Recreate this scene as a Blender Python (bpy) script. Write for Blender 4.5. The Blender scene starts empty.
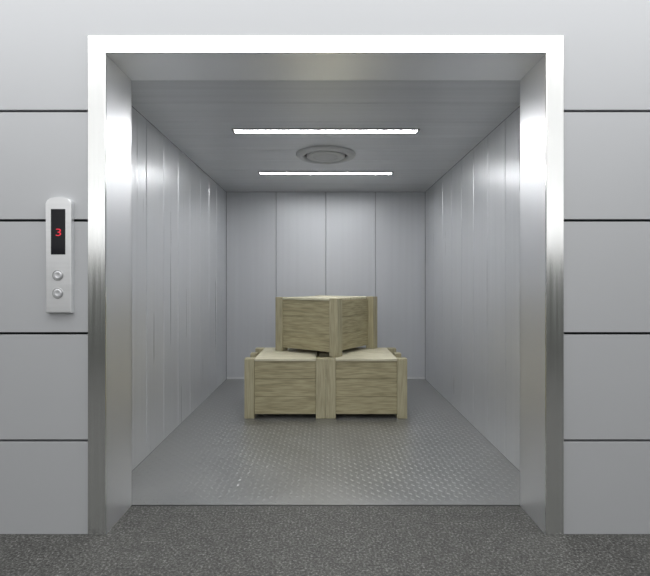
import bpy, bmesh, math, random
from mathutils import Vector, Matrix
random.seed(4)
S = bpy.context.scene
C = S.collection

# ---------------------------------------------------------------- dimensions (metres)
EYE = 1.207
HW = 1.052            # half width of the opening
TOP = 2.302           # underside of the lintel
FR = 0.084            # width of the door frame's face
JD = 0.295            # depth of the reveal
CW = 1.238            # half width of the cabin
CH = 2.333            # cabin height
CB = 2.2*1.608        # cabin back wall
WY = 0.012            # hall wall face

# ---------------------------------------------------------------- helpers
def bx(bm, x0, x1, y0, y1, z0, z1, bev=0.0, seg=1):
    vs = [bm.verts.new((x, y, z)) for x in (x0, x1) for y in (y0, y1) for z in (z0, z1)]
    f = [(0,1,3,2), (4,6,7,5), (0,4,5,1), (2,3,7,6), (0,2,6,4), (1,5,7,3)]
    fs = [bm.faces.new([vs[i] for i in q]) for q in f]
    if bev > 0:
        es = list({e for q in fs for e in q.edges})
        bmesh.ops.bevel(bm, geom=es, offset=bev, segments=seg, affect='EDGES', profile=0.5)

def lathe(bm, prof, cx, cy, cz, axis='z', n=48):
    """revolve (radius, height) pairs"""
    rings = []
    for r, h in prof:
        ring = []
        if r < 1e-6:
            p = (0, 0, h)
            ring = [p]
        else:
            ring = [(r*math.cos(2*math.pi*k/n), r*math.sin(2*math.pi*k/n), h) for k in range(n)]
        out = []
        for (a, b, c) in ring:
            if axis == 'z': v = (cx+a, cy+b, cz+c)
            else: v = (cx+a, cy-c, cz+b)       # axis points towards -y
            out.append(bm.verts.new(v))
        rings.append(out)
    for A, B in zip(rings, rings[1:]):
        for k in range(n):
            a0, a1 = A[k % len(A)], A[(k+1) % len(A)]
            b0, b1 = B[k % len(B)], B[(k+1) % len(B)]
            q = []
            for v in (a0, a1, b1, b0):
                if v not in q: q.append(v)
            if len(q) > 2: bm.faces.new(q)

def obj(name, bm, m, parent=None, smooth=False):
    bmesh.ops.recalc_face_normals(bm, faces=bm.faces[:])
    me = bpy.data.meshes.new(name); bm.to_mesh(me); bm.free()
    me.materials.append(m)
    if smooth:
        for p in me.polygons: p.use_smooth = True
    o = bpy.data.objects.new(name, me); C.objects.link(o)
    if parent: o.parent = parent
    return o

def struct(name, bm, m, parent=None, label=None):
    o = obj(name, bm, m, parent)
    if parent is None:
        o['kind'] = 'structure'
        if label: o['label'] = label
    return o

def thing(name, label, cat, loc=(0,0,0), rz=0, group=None):
    o = bpy.data.objects.new(name, None); C.objects.link(o)
    o.empty_display_size = 0.1
    o.location = loc; o.rotation_euler = (0, 0, rz)
    o['label'] = label; o['category'] = cat
    if group: o['group'] = group
    return o

# ---------------------------------------------------------------- materials
def mat(name, col, rough=0.5, metal=0.0, aniso=0.0, spec=0.5):
    m = bpy.data.materials.new(name); m.use_nodes = True
    b = m.node_tree.nodes['Principled BSDF']
    b.inputs['Base Color'].default_value = (*col, 1)
    b.inputs['Roughness'].default_value = rough
    b.inputs['Metallic'].default_value = metal
    b.inputs['Anisotropic'].default_value = aniso
    b.inputs['Specular IOR Level'].default_value = spec
    return m

def nd(m, t, **kw):
    n = m.node_tree.nodes.new(t)
    for k, v in kw.items(): setattr(n, k, v)
    return n

def lk(m, a, b): m.node_tree.links.new(a, b)

def brushed(name, col, rough, metal, scale, strength=0.06, rvar=0.1, bump=0.0, coat=0.0):
    """satin steel; the brushing runs along the axis with the small scale"""
    m = mat(name, col, rough, metal)
    b = m.node_tree.nodes['Principled BSDF']
    tc = nd(m, 'ShaderNodeTexCoord'); mp = nd(m, 'ShaderNodeMapping')
    mp.inputs['Scale'].default_value = scale
    nz = nd(m, 'ShaderNodeTexNoise'); nz.inputs['Scale'].default_value = 1.0
    nz.inputs['Detail'].default_value = 4
    lk(m, tc.outputs['Object'], mp.inputs['Vector']); lk(m, mp.outputs['Vector'], nz.inputs['Vector'])
    cr = nd(m, 'ShaderNodeMapRange')
    cr.inputs['From Min'].default_value = .3; cr.inputs['From Max'].default_value = .7
    cr.inputs['To Min'].default_value = 1-strength; cr.inputs['To Max'].default_value = 1+strength
    lk(m, nz.outputs['Fac'], cr.inputs['Value'])
    hs = nd(m, 'ShaderNodeHueSaturation'); hs.inputs['Color'].default_value = (*col, 1)
    lk(m, cr.outputs['Result'], hs.inputs['Value']); lk(m, hs.outputs['Color'], b.inputs['Base Color'])
    rr = nd(m, 'ShaderNodeMapRange')
    rr.inputs['From Min'].default_value = .3; rr.inputs['From Max'].default_value = .7
    rr.inputs['To Min'].default_value = rough-rvar; rr.inputs['To Max'].default_value = rough+rvar
    lk(m, nz.outputs['Fac'], rr.inputs['Value']); lk(m, rr.outputs['Result'], b.inputs['Roughness'])
    if bump:
        bp = nd(m, 'ShaderNodeBump'); bp.inputs['Strength'].default_value = bump
        bp.inputs['Distance'].default_value = .002
        lk(m, nz.outputs['Fac'], bp.inputs['Height']); lk(m, bp.outputs['Normal'], b.inputs['Normal'])
    return m

def emit(name, col, s):
    m = mat(name, (0.02, 0.02, 0.02))
    b = m.node_tree.nodes['Principled BSDF']
    b.inputs['Emission Color'].default_value = (*col, 1)
    b.inputs['Emission Strength'].default_value = s
    return m

M_WALL  = brushed('coated_wall_panel', (.49, .502, .518), .45, .15, (.6, .6, .6), .02, .03)
M_JOINT = mat('black_joint', (.003, .003, .004), .9, spec=.1)
M_FRAME = brushed('polished_frame_steel', (.80, .81, .80), .20, 1.0, (90, 90, 1.2), .05, .04)
M_JAMB  = brushed('satin_jamb_steel', (.77, .78, .80), .42, .92, (1, 1, .8), .01, .02)
M_LINT  = brushed('satin_lintel_steel', (.95, .955, .965), .36, .95, (.8, 1, 1), .01, .02)
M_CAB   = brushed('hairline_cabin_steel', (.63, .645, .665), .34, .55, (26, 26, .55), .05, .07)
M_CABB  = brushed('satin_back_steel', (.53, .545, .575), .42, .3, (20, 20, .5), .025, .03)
M_CEIL  = brushed('hairline_ceiling_steel', (.67, .68, .695), .36, .6, (.5, 24, 24), .06, .05)
M_PLATE = brushed('checker_plate_steel', (.365, .37, .365), .35, .75, (3, 3, 3), .06, .04)
M_HALLC = mat('hall_ceiling_paint', (.8, .8, .8), .8)
M_REAR  = mat('hall_rear_plaster', (.22, .23, .21), .7)
M_GLOW   = emit('added_rear_glow', (1, 1, 1), 1.7)  # added glow for the unseen strip behind the camera
M_SIDE  = mat('hall_side_plaster', (.3, .3, .3), .7)
M_LAMP  = emit('lamp_diffuser', (1, 1, 1), 73)
M_RIM   = mat('dark_lamp_rim', (.16, .165, .17), .4, .6)
M_VENT  = mat('vent_plastic', (.50, .51, .52), .4)
M_SLOT  = mat('vent_dark_blade', (.07, .07, .075), .5)
M_PANEL = brushed('call_panel_aluminium', (.80, .81, .82), .36, .65, (4, 4, 60), .03, .04)
M_GLASS = mat('black_display_glass', (.008, .008, .011), .1, spec=.15)
M_RED   = emit('red_digit', (1, .012, .045), .85)
M_BTN   = mat('button_steel', (.72, .73, .75), .35, .6)
M_BTND  = mat('button_ring', (.42, .425, .43), .4, .5)

def granite():
    m = mat('speckled_floor', (.1, .1, .1), .55)
    b = m.node_tree.nodes['Principled BSDF']
    tc = nd(m, 'ShaderNodeTexCoord')
    n1 = nd(m, 'ShaderNodeTexNoise'); n1.inputs['Scale'].default_value = 88; n1.inputs['Detail'].default_value = 5
    n1.inputs['Roughness'].default_value = .75
    n2 = nd(m, 'ShaderNodeTexNoise'); n2.inputs['Scale'].default_value = 14; n2.inputs['Detail'].default_value = 3
    for n in (n1, n2): lk(m, tc.outputs['Object'], n.inputs['Vector'])
    r = nd(m, 'ShaderNodeValToRGB'); e = r.color_ramp.elements
    e[0].position = .34; e[0].color = (.012, .012, .011, 1)
    e[1].position = .70; e[1].color = (.35, .35, .34, 1)
    q = e.new(.47); q.color = (.05, .05, .045, 1)
    q = e.new(.57); q.color = (.115, .115, .11, 1)
    lk(m, n1.outputs['Fac'], r.inputs['Fac'])
    mr = nd(m, 'ShaderNodeMapRange'); mr.inputs['From Min'].default_value = .3; mr.inputs['From Max'].default_value = .7
    mr.inputs['To Min'].default_value = .8; mr.inputs['To Max'].default_value = 1.2
    lk(m, n2.outputs['Fac'], mr.inputs['Value'])
    hs = nd(m, 'ShaderNodeHueSaturation'); lk(m, r.outputs['Color'], hs.inputs['Color']); lk(m, mr.outputs['Result'], hs.inputs['Value'])
    lk(m, hs.outputs['Color'], b.inputs['Base Color'])
    bp = nd(m, 'ShaderNodeBump'); bp.inputs['Strength'].default_value = .35; bp.inputs['Distance'].default_value = .003
    lk(m, n1.outputs['Fac'], bp.inputs['Height']); lk(m, bp.outputs['Normal'], b.inputs['Normal'])
    return m
M_GRAN = granite()

def wood(name, axis, light=(.405, .362, .225), dark=(.255, .226, .130)):
    m = mat(name, light, .6)
    b = m.node_tree.nodes['Principled BSDF']
    tc = nd(m, 'ShaderNodeTexCoord'); oi = nd(m, 'ShaderNodeObjectInfo')
    mp = nd(m, 'ShaderNodeMapping')
    sc = {'x': (2.2, 26, 26), 'y': (26, 2.2, 26), 'z': (26, 26, 1.8)}[axis]
    mp.inputs['Scale'].default_value = sc
    ad = nd(m, 'ShaderNodeVectorMath', operation='ADD'); mu = nd(m, 'ShaderNodeMath', operation='MULTIPLY')
    mu.inputs[1].default_value = 9.0
    lk(m, oi.outputs['Random'], mu.inputs[0])
    lk(m, tc.outputs['Object'], mp.inputs['Vector']); lk(m, mp.outputs['Vector'], ad.inputs[0]); lk(m, mu.outputs[0], ad.inputs[1])
    n0 = nd(m, 'ShaderNodeTexNoise'); n0.inputs['Scale'].default_value = .55; n0.inputs['Detail'].default_value = 1.5
    n0.inputs['Distortion'].default_value = .4
    lk(m, ad.outputs[0], n0.inputs['Vector'])
    sn = nd(m, 'ShaderNodeMath', operation='MULTIPLY'); sn.inputs[1].default_value = 42
    s2 = nd(m, 'ShaderNodeMath', operation='SINE')
    lk(m, n0.outputs['Fac'], sn.inputs[0]); lk(m, sn.outputs[0], s2.inputs[0])
    n1 = nd(m, 'ShaderNodeTexNoise'); n1.inputs['Scale'].default_value = 3.5; n1.inputs['Detail'].default_value = 5
    lk(m, ad.outputs[0], n1.inputs['Vector'])
    ma = nd(m, 'ShaderNodeMath', operation='MULTIPLY_ADD'); ma.inputs[1].default_value = .08
    lk(m, s2.outputs[0], ma.inputs[0]); lk(m, n1.outputs['Fac'], ma.inputs[2])
    r = nd(m, 'ShaderNodeValToRGB'); e = r.color_ramp.elements
    e[0].position = .3; e[0].color = (*dark, 1); e[1].position = .66; e[1].color = (*light, 1)
    lk(m, ma.outputs[0], r.inputs['Fac']); lk(m, r.outputs['Color'], b.inputs['Base Color'])
    return m
W_X = wood('crate_wood_along_x', 'x'); W_Y = wood('crate_wood_along_y', 'y')
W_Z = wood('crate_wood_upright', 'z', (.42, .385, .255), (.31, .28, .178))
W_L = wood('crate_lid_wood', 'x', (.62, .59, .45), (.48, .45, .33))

# ---------------------------------------------------------------- the hall
HX, HY, HZ = 5.4, -6.5, 3.15
# front wall: courses of coated panels with open black joints, cut around the entrance
joints = [.448, .9625, 1.505, 2.030, 2.600]
OX = HW + .03; OZ = TOP + .03
bm = bmesh.new()
g = .0062
edges = [0] + joints + [HZ]
for a, b in zip(edges, edges[1:]):
    z0 = a + (g if a > 0 else 0); z1 = b - (g if b < HZ else 0)
    if z0 < OZ:
        zt = min(z1, OZ)
        bv = .0006 if z1 < OZ else 0
        bx(bm, -HX, -OX, WY, .05, z0, zt, bv); bx(bm, OX, HX, WY, .05, z0, zt, bv)
        if z1 > OZ: bx(bm, -HX, HX, WY, .05, OZ, z1)
    else:
        bx(bm, -HX, HX, WY, .05, z0, z1, .002)
wf = struct('wall_front', bm, M_WALL, label='pale grey panelled hall wall with black horizontal joints around the lift entrance')
RX, RZ = OX, OZ
bm = bmesh.new()
bx(bm, -HX, -OX, .05, .06, 0, HZ); bx(bm, OX, HX, .05, .06, 0, HZ); bx(bm, -OX, OX, .05, .06, OZ, HZ)
struct('joint_backing', bm, M_JOINT, wf)
bm = bmesh.new()
bx(bm, -HX, -RX, .06, JD-.005, 0, HZ); bx(bm, RX, HX, .06, JD-.005, 0, HZ); bx(bm, -RX, RX, .06, JD-.005, RZ, HZ)
struct('wall_core', bm, M_SIDE, wf)

bm = bmesh.new(); bx(bm, -HX, HX, HY, JD-.004, -.1, 0)
struct('floor', bm, M_GRAN, label='dark grey speckled floor of the hall')
bm = bmesh.new(); bx(bm, -HX, HX, HY, WY, HZ, HZ+.1); struct('ceiling_hall', bm, M_HALLC)
bm = bmesh.new(); bx(bm, -HX, HX, HY-.1, HY, 0, HZ); struct('wall_rear', bm, M_REAR)
# glowing strip shaped as a high window, added to whiten the frame's reflection
glow = bpy.data.objects.new('added_glow_strip', None); C.objects.link(glow); glow['kind'] = 'structure'
bm = bmesh.new()
bx(bm, -HX+.1, HX-.1, HY, HY+.05, 1.75, 1.8); bx(bm, -HX+.1, HX-.1, HY, HY+.05, 3.05, 3.1)
for k in range(9):
    x = -HX+.1+k*(2*HX-.25)/8; bx(bm, x, x+.05, HY, HY+.05, 1.8, 3.05)
obj('glow_strip_frame', bm, M_VENT, glow)
bm = bmesh.new(); bx(bm, -HX+.15, HX-.15, HY+.001, HY+.02, 1.8, 3.05); obj('glow_pane', bm, M_GLOW, glow)
bm = bmesh.new(); bx(bm, -HX-.1, -HX, HY, JD, 0, HZ); struct('wall_hall_left', bm, M_SIDE)
bm = bmesh.new(); bx(bm, HX, HX+.1, HY, JD, 0, HZ); struct('wall_hall_right', bm, M_SIDE)

# ---------------------------------------------------------------- the entrance frame
door = bpy.data.objects.new('door_1', None); C.objects.link(door); door['kind'] = 'structure'
door['label'] = 'polished steel entrance frame of the lift, open, without its leaves'
bm = bmesh.new()
for s in (-1, 1):
    x0, x1 = sorted((s*HW, s*(HW+FR)))
    bx(bm, x0, x1, 0, .049 if False else WY-.0005, 0, TOP+FR, .0015)
bx(bm, -HW+.0, HW-.0, 0, WY-.0005, TOP, TOP+FR, .0015)
obj('architrave', bm, M_FRAME, door)
for s in (-1, 1):
    bm = bmesh.new()
    x0, x1 = sorted((s*HW, s*(HW+.028)))
    bx(bm, x0, x1, WY, JD, 0, TOP+.028)
    x0, x1 = sorted((s*HW, s*(CW-.002)))
    bx(bm, x0, x1, JD-.003, JD+.003, 0, CH-.003)
    obj('jamb', bm, M_JAMB, door)
bm = bmesh.new(); bx(bm, -HW, HW, WY, JD, TOP, TOP+.028)
bx(bm, -HW, HW, JD-.003, JD+.003, TOP, CH-.003)
obj('lintel', bm, M_LINT, door)

# ---------------------------------------------------------------- the cabin
Y0 = JD + .004
SG = .0022
def seams(first, last, step, lo, hi):
    out = [lo]; y = first
    while y < last: out.append(y); y += step
    return out + [hi]
ys = seams(2.2*.447 - .341*2, CB-.1, .341, Y0, CB)
for s, nm in ((-1, 'wall_left'), (1, 'wall_right')):
    bm = bmesh.new()
    for a, b in zip(ys, ys[1:]):
        x0, x1 = sorted((s*CW, s*(CW+.02)))
        bx(bm, x0, x1, a+SG, b-SG, .0, CH, .0035)
    w = struct(nm, bm, M_CAB, label=('left' if s < 0 else 'right') + ' side wall of the lift cabin in tall steel panels')
    bm = bmesh.new(); x0, x1 = sorted((s*(CW+.008), s*(CW+.04))); bx(bm, x0, x1, Y0, CB, 0, CH)
    obj('panel_backing', bm, M_RIM, w)
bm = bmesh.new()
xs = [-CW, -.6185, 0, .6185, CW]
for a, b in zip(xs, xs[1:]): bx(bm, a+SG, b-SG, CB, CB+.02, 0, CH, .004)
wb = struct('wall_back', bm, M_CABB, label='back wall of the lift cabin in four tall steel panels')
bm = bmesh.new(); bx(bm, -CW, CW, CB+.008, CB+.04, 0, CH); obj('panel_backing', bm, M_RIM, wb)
bm = bmesh.new(); bx(bm, -CW+.007, CW-.007, CB-.006, CB, .002, .035, .002)
struct('baseboard_back', bm, M_CEIL, label='low steel skirting along the cabin back wall')

# ceiling with cross seams
bm = bmesh.new()
cs = seams(.693, CB-.1, .341, Y0, CB)
for a, b in zip(cs, cs[1:]): bx(bm, -CW, CW, a+.001, b-.001, CH, CH+.02, .0022)
cc = struct('ceiling', bm, M_CEIL, label='grey steel ceiling of the lift cabin')
bm = bmesh.new(); bx(bm, -CW, CW, Y0, CB, CH+.006, CH+.05); obj('panel_backing', bm, M_RIM, cc)

# floor: chequer plate with raised lozenges
bm = bmesh.new()
bx(bm, -CW, CW, Y0+.004, CB, -.05, 0)
P = .036; L = .0145; Wd = .0042; Hh = .0013
ny = int((CB-Y0-.02)/P); nx = int(2*CW/P)
for j in range(ny):
    for i in range(nx):
        cx = -CW+.03+i*P; cy = Y0+.03+j*P
        if cx > CW-.02: continue
        an = math.radians(45 if (i+j) % 2 else -45)
        ca, sa = math.cos(an), math.sin(an)
        def P3(u, v, z): return bm.verts.new((cx+u*ca-v*sa, cy+u*sa+v*ca, z))
        a = P3(-L, 0, 0); b_ = P3(0, -Wd, 0); c = P3(L, 0, 0); d = P3(0, Wd, 0)
        e1 = P3(-L*.55, 0, Hh); e2 = P3(L*.55, 0, Hh)
        for q in ((a, b_, e1), (b_, e2, e1), (b_, c, e2), (c, d, e2), (d, e1, e2), (d, a, e1)): bm.faces.new(q)
me = bpy.data.meshes.new('floor_cabin'); bm.to_mesh(me); bm.free(); me.materials.append(M_PLATE)
o = bpy.data.objects.new('floor_cabin', me); C.objects.link(o); o['kind'] = 'structure'
o['label'] = 'chequer plate steel floor of the lift cabin'
bm = bmesh.new(); bx(bm, -RX, RX, JD-.004, Y0+.004, -.05, -.004); struct('trim_1', bm, M_JOINT, label='dark gap between hall floor and cabin floor')

# ---------------------------------------------------------------- cabin lamps
def lamp(y, label):
    t = thing('ceiling_lamp', label, 'ceiling light', (0, y, CH), 0, 'strip lights in the cabin ceiling')
    hl, hw = .672, .025
    bm = bmesh.new()
    r = .014; d = .008
    bx(bm, -hl-.018, -hl, -hw-r, hw+r, -d, 0, .002); bx(bm, hl, hl+.018, -hw-r, hw+r, -d, 0, .002)
    bx(bm, -hl, hl, -hw-r, -hw, -d, 0, .002); bx(bm, -hl, hl, hw, hw+r, -d, 0, .002)
    obj('rim', bm, M_RIM, t)
    bm = bmesh.new(); bx(bm, -hl, hl, -hw, hw, -.0079, 0); obj('diffuser', bm, M_LAMP, t)
    return t
lamp(2.2*.553, 'long white strip light in the cabin ceiling, the one nearer the entrance')
lamp(2.2*1.150, 'long white strip light in the cabin ceiling, the one nearer the back wall')

# ---------------------------------------------------------------- round ventilation grille
v = thing('ceiling_vent', 'round pale ventilation grille in the cabin ceiling between two strip lights', 'vent', (0, 2.2*.842, CH))
bm = bmesh.new()
lathe(bm, [(.262, 0), (.262, -.008), (.250, -.022), (.225, -.030), (.196, -.026), (.190, -.010), (.190, 0)], 0, 0, 0)
obj('outer_ring', bm, M_VENT, v, True)
bm = bmesh.new(); lathe(bm, [(.1895, 0), (.1895, -.006), (0, -.006)], 0, 0, 0); obj('backing_disc', bm, M_SLOT, v)
bm = bmesh.new()
lathe(bm, [(.166, -.0065), (.168, -.022), (.160, -.028), (.110, -.0265), (.104, -.022), (.098, -.0265), (0, -.027)], 0, 0, 0)
obj('centre_plate', bm, M_VENT, v, False)

# ---------------------------------------------------------------- call panel on the hall wall
px = lambda X: (X-325.8)/210.7
pz = lambda Y: EYE-(Y-282.5)/210.7
x0, x1, zb, zt = px(45.6), px(71.2), pz(313), pz(197)
xc = (x0+x1)/2
p = thing('lift_call_panel', 'slim silver lift call panel with red digit and two round buttons on the left wall', 'call panel', (xc, WY, zb))
hw = (x1-x0)/2; hh = zt-zb
bm = bmesh.new()
pts = [(-hw, 0), (hw, 0), (hw, hh-.030)]
for k in range(1, 16):
    a = k/16
    pts.append((hw*math.cos(a*math.pi), hh-.030+.030*math.sin(a*math.pi)**.8))
pts.append((-hw, hh-.030))
fr = [bm.verts.new((a, -.024, b)) for a, b in pts]; bk = [bm.verts.new((a, 0, b)) for a, b in pts]
ff = bm.faces.new(fr); bm.faces.new(bk[::-1])
for k in range(len(pts)):
    bm.faces.new((fr[k], bk[k], bk[(k+1) % len(pts)], fr[(k+1) % len(pts)]))
bmesh.ops.bevel(bm, geom=list(ff.edges), offset=.006, segments=3, affect='EDGES', profile=.5)
obj('faceplate', bm, M_PANEL, p)
bm = bmesh.new(); dx0, dx1, dz0, dz1 = px(51)-xc, px(65.4)-xc, pz(254.5)-zb, pz(209)-zb
bx(bm, dx0, dx1, -.0252, -.020, dz0, dz1, .0008)
disp = obj('display', bm, M_GLASS, p)
cu = bpy.data.curves.new('floor_digit', 'FONT'); cu.body = '3'; cu.size = .050; cu.align_x = 'CENTER'; cu.align_y = 'CENTER'
cu.extrude = .0004; cu.offset = -.0003
tmp = bpy.data.objects.new('t', cu); C.objects.link(tmp)
dg = bpy.context.evaluated_depsgraph_get()
me = bpy.data.meshes.new_from_object(tmp.evaluated_get(dg)); me.name = 'floor_digit'
bpy.data.objects.remove(tmp)
me.materials.clear(); me.materials.append(M_RED)
mx = Matrix.Translation((px(58.8)-xc, -.0257, pz(232.8)-zb)) @ Matrix.Rotation(math.pi/2, 4, 'X') @ Matrix.Diagonal((1.42, 1, 1, 1))
me.transform(mx)
dgt = bpy.data.objects.new('floor_digit', me); C.objects.link(dgt); dgt.parent = disp; dgt['label'] = 'glowing red 3'
for Y in (275.3, 293.2):
    bm = bmesh.new()
    bxx, bzz = px(57.9)-xc, pz(Y)-zb
    lathe(bm, [(.0258, .022), (.0258, .026), (.0235, .0275), (.0205, .026), (.0200, .0235)], bxx, 0, bzz, 'y', 40)
    b = obj('button', bm, M_BTND, p, True)
    bm = bmesh.new()
    lathe(bm, [(.0198, .0225), (.0198, .0275), (.0175, .0292), (.010, .0272), (0, .0262)], bxx, 0, bzz, 'y', 40)
    obj('button_cap', bm, M_BTN, b, True)

# ---------------------------------------------------------------- wooden crates
CWD, CHT, PW = .72, .530, .088
def crate(label, loc, rz, mids=True, CWD=CWD):
    t = thing('wooden_crate', label, 'crate', loc, rz, 'pale wooden crates stacked on the cabin floor')
    h = CWD/2; si = .062; fi = .014; lo = .036
    for sx in (-1, 1):
        for sy in (-1, 1):
            bm = bmesh.new(); a = sorted((sx*h, sx*(h-PW))); b = sorted((sy*h, sy*(h-PW)))
            bx(bm, a[0], a[1], b[0], b[1], 0, CHT, .003); obj('corner_post', bm, W_Z, t)
        if mids:
            bm = bmesh.new(); a = sorted((sx*h, sx*(h-si+.001)))
            bx(bm, a[0], a[1], -.04, .04, 0, CHT-.002, .003); obj('side_batten', bm, W_Z, t)
    zs = [lo, lo+.158, lo+.158*2, CHT-.022]
    for sy in (-1, 1):
        bm = bmesh.new(); b = sorted((sy*(h-fi), sy*(h-fi-.022)))
        for a0, a1 in zip(zs, zs[1:]): bx(bm, -h+PW+.0005, h-PW-.0005, b[0], b[1], a0+.0008, a1-.0008, .0018)
        obj('end_panel', bm, W_X, t)
    for sx in (-1, 1):
        bm = bmesh.new(); b = sorted((sx*(h-si), sx*(h-si-.022)))
        for a0, a1 in zip(zs, zs[1:]): bx(bm, b[0], b[1], -h+PW+.0005, h-PW-.0005, a0+.0008, a1-.0008, .0018)
        obj('side_panel', bm, W_Y, t)
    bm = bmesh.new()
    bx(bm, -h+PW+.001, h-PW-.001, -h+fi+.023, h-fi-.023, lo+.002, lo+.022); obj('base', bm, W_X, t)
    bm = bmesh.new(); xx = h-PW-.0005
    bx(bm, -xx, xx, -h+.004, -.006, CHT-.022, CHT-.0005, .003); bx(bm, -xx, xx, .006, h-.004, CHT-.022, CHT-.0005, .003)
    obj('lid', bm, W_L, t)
    return t
FY = 4.077-2.2
crate('pale wooden crate on the cabin floor, the left one under the upper crate', (-.3605, FY+.36, .0022), 0)
crate('pale wooden crate on the cabin floor, the right one under the upper crate', ( .3605, FY+.36, .0022), 0)
th = math.radians(35.5); kx, ky = .102, 4.15-2.2
c_, s_ = math.cos(th), math.sin(th)
# near corner at (kx, ky): local (+h,-h) rotated by -th
h = .371
cx = kx-(h*c_ - h*s_); cy = ky+(h*s_+h*c_)
crate('pale wooden crate turned corner forward on top of the two others', (cx, cy, .0022+CHT+.0003), -th, False, .742)

# ---------------------------------------------------------------- lights
def area(name, loc, sx, sy, power, rot=(0,0,0), col=(1,1,1)):
    l = bpy.data.lights.new(name, 'AREA'); l.shape = 'RECTANGLE'; l.size = sx; l.size_y = sy
    l.energy = power; l.color = col
    o = bpy.data.objects.new(name, l); C.objects.link(o); o.location = loc; o.rotation_euler = rot
    return o
area('hall_ceiling_light', (0, -.95, HZ-.02), 9.6, 1.6, 125)
area('added_hall_rear_light', (0, -4.05, HZ-.02), 9.6, 4.5, 130)  # added overhead light, fills the dark band in the steel frame's reflection

w = bpy.data.worlds.new('world'); S.world = w; w.use_nodes = True
w.node_tree.nodes['Background'].inputs[0].default_value = (.6, .62, .65, 1)
w.node_tree.nodes['Background'].inputs[1].default_value = .2

# ---------------------------------------------------------------- camera
cam = bpy.data.cameras.new('camera'); co = bpy.data.objects.new('camera', cam); C.objects.link(co)
co.location = (0, -2.2, EYE); co.rotation_euler = (math.pi/2, 0, 0)
cam.sensor_width = 36; cam.lens = 2.2*209.6*36/650
cam.shift_x = -.8/650; cam.shift_y = -5.5/650; cam.clip_start = .02
S.camera = co
S.view_settings.view_transform = 'Standard'; S.view_settings.look = 'None'
S.view_settings.exposure = 0; S.view_settings.gamma = 1; S.view_settings.use_curve_mapping = False
